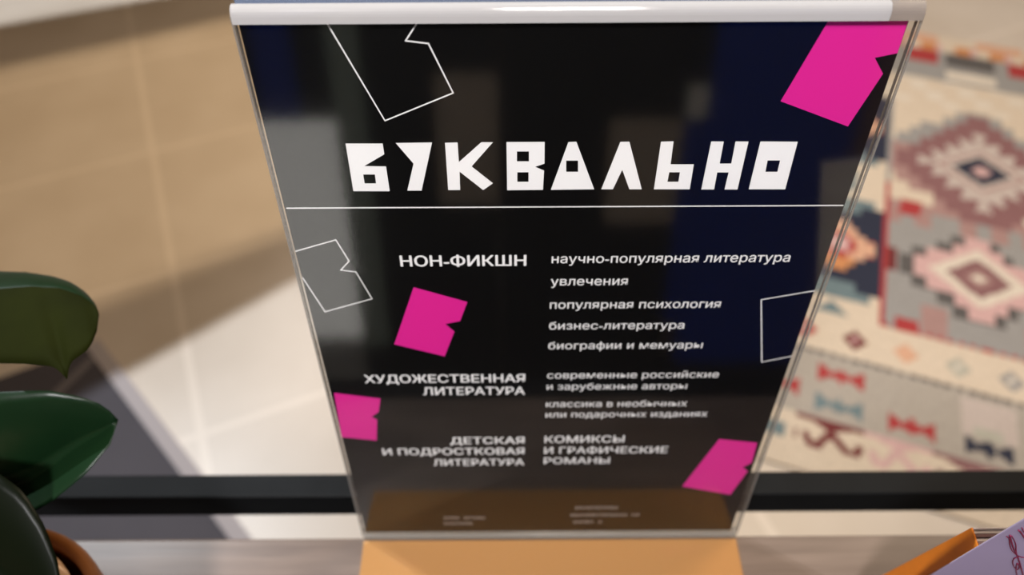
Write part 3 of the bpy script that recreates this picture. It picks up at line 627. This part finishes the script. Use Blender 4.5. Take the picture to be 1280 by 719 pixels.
def leaf(name, rails, mats, thick=.0007, bulge=.0, label=None):
    """lofts a leaf blade between its upper edge, midrib and lower edge (points in metres); closed with a real thickness"""
    top, mid, low = [[Vector(p) for p in r] for r in rails]
    K = 7; n = len(mid); bm = bmesh.new()
    rows = []
    cnt = Vector((0, 0, 1.5))
    for i in range(n):
        row = []
        for k in range(2 * K + 1):
            if k <= K: t = k / K; p = top[i].lerp(mid[i], t)
            else: t = (k - K) / K; p = mid[i].lerp(low[i], t)
            s = math.sin(math.pi * ((k / K) if k <= K else (k - K) / K))
            nrm = (cnt - p).normalized()
            p = p + nrm * (bulge * s * math.sin(math.pi * i / (n - 1)))
            row.append(p)
        rows.append(row)
    A = [[bm.verts.new(p) for p in r] for r in rows]
    Bv = [[bm.verts.new(p + (p - cnt).normalized() * thick * (.25 + .75 * min(1, min(i, n - 1 - i) / 5))) for p in r] for i, r in enumerate(rows)]
    m = 2 * K + 1
    for i in range(n - 1):
        for k in range(m - 1):
            f = bm.faces.new((A[i][k], A[i][k + 1], A[i + 1][k + 1], A[i + 1][k])); f.material_index = 0 if k < K else (1 if len(mats) > 1 else 0); f.smooth = True
            f = bm.faces.new((Bv[i][k], Bv[i + 1][k], Bv[i + 1][k + 1], Bv[i][k + 1])); f.material_index = 0; f.smooth = True
        for k in (0, m - 1): bm.faces.new((A[i][k], A[i + 1][k], Bv[i + 1][k], Bv[i][k]))
    bmesh.ops.remove_doubles(bm, verts=bm.verts, dist=1e-5)
    bmesh.ops.triangulate(bm, faces=[f for f in bm.faces if len(f.verts) > 4])
    o = obj(name, bm, mats, plant)
    if label: o['label'] = label
    return o
leaf('leaf', LEAF_RAILS[0], [LEAFT, LEAFU], bulge=.002, label='broad olive leaf with a pointed drip tip')
leaf('leaf', LEAF_RAILS[1], [LEAFT], bulge=.003, label='glossy mid-green leaf')
leaf('leaf', LEAF_RAILS[2], [LEAFD], bulge=.004, label='very dark lower leaf')
for k, j in ((0, 4), (1, 3), (2, 3)):
    base = Vector(LEAF_RAILS[k][1][0]); s = stem[j]
    mid_ = base.lerp(s, .5) + Vector((-.004, 0, .006))
    bm = bmesh.new(); tube(bm, [s, s.lerp(mid_, .6), mid_.lerp(base, .3), base, base.lerp(Vector(LEAF_RAILS[k][1][6]), .8)], [.0026, .0024, .0022, .0020, .001]); obj('petiole', bm, PETI, plant, True)

# ------------------------------------------------------------------ two books standing at the right
def slab(name, o3, x, u, d, size, m, parent, bevel=.0004):
    """box from corner o3 along unit axes x, u, d"""
    bm = bmesh.new(); M = Matrix.Translation(o3) @ Matrix((x, u, d)).transposed().to_4x4()
    add_box(bm, (0, 0, 0), size, bevel); bmesh.ops.transform(bm, matrix=M, verts=bm.verts)
    return obj(name, bm, m, parent)
ORANGE = mat('orange_cover', (.76, .22, .01), .55, noise=(60, .08))
PAPER = mat('paper', (.66, .60, .58), .85, noise=(400, .12, (.05, 1, 1)))
LILAC = mat('lilac_cover', (.38, .31, .46), .5, noise=(15, .06))
THREAD = mat('crimson_thread', (.22, .008, .055), .6)
u = Vector((-.0242, -.1109, .9935)).normalized(); x = Vector((1, 0, .0244)).normalized(); d = x.cross(u).normalized(); d = -d if d.y < 0 else d
f0 = Vector((.18085, .1141, ZS + .0014))             # foot of the spine, front corner
ob = empty('book', tuple(f0), 'orange-spined thin book standing upright with white page tops showing, behind the lilac booklet', 'book', 'books on the board')
slab('cover', f0, x, u, d, (.0008, .1405, .0088), ORANGE, ob).__setitem__('label', 'orange spine')
slab('cover', f0 + x * .0008, x, u, d, (.098, .1405, .0006), ORANGE, ob)
slab('cover', f0 + x * .0008 + d * .0082, x, u, d, (.098, .1405, .0006), PAPER, ob)
GAP = mat('page_shadow', (.16, .09, .09), .9)
for k in range(5):
    slab('pages', f0 + x * .0010 + u * .0015 + d * (.0008 + k * .00148), x, u, d, (.096, .1378 + (.0008 if k % 2 else 0), .0011), GAP if k in (1, 3) else PAPER, ob, .0001)
# lilac booklet, leaning a little to the left in front of the orange one
n = Vector((0, -.9938, -.1110)); ux = Vector((1, 0, 0)); uy = Vector((0, -.1110, .9938))
e = (ux * -.0102 + uy * .0831).normalized(); ex = (ux * .0831 + uy * .0102).normalized()
p0 = Vector((.1774, .0955, 1.2160))
start = p0 + ux * -.0056 + uy * -.0271
tfoot = (start.z - ZS - .0006) / e.z
g0 = start - e * tfoot
lb = empty('book', tuple(g0), 'lilac booklet with curling crimson stitched lines on its cover, leaning at the lower right', 'book', 'books on the board')
slab('cover', g0, ex, e, -n, (.135, .205, .0004), LILAC, lb, .0001)
slab('pages', g0 - n * .00042 + ex * .0006 + e * .001, ex, e, -n, (.132, .203, .0004), PAPER, lb, .0001)
bm = bmesh.new()
def smooth_line(P, k=6):
    P = [Vector((*p, 0)) for p in P]; out = []
    for i in range(len(P) - 1):
        a, b, c, dd = P[max(i - 1, 0)], P[i], P[i + 1], P[min(i + 2, len(P) - 1)]
        for s in range(k):
            t = s / k; out.append(.5 * ((2 * b) + (c - a) * t + (2 * a - 5 * b + 4 * c - dd) * t * t + (3 * b - a - 3 * c + dd) * t ** 3))
    return out + [P[-1]]
for line, r in THREADS:
    tube(bm, [p0 + ux * q.x + uy * q.y + n * .0003 for q in smooth_line(line)], r, 6)
obj('stitched_line', bm, THREAD, lb, True)
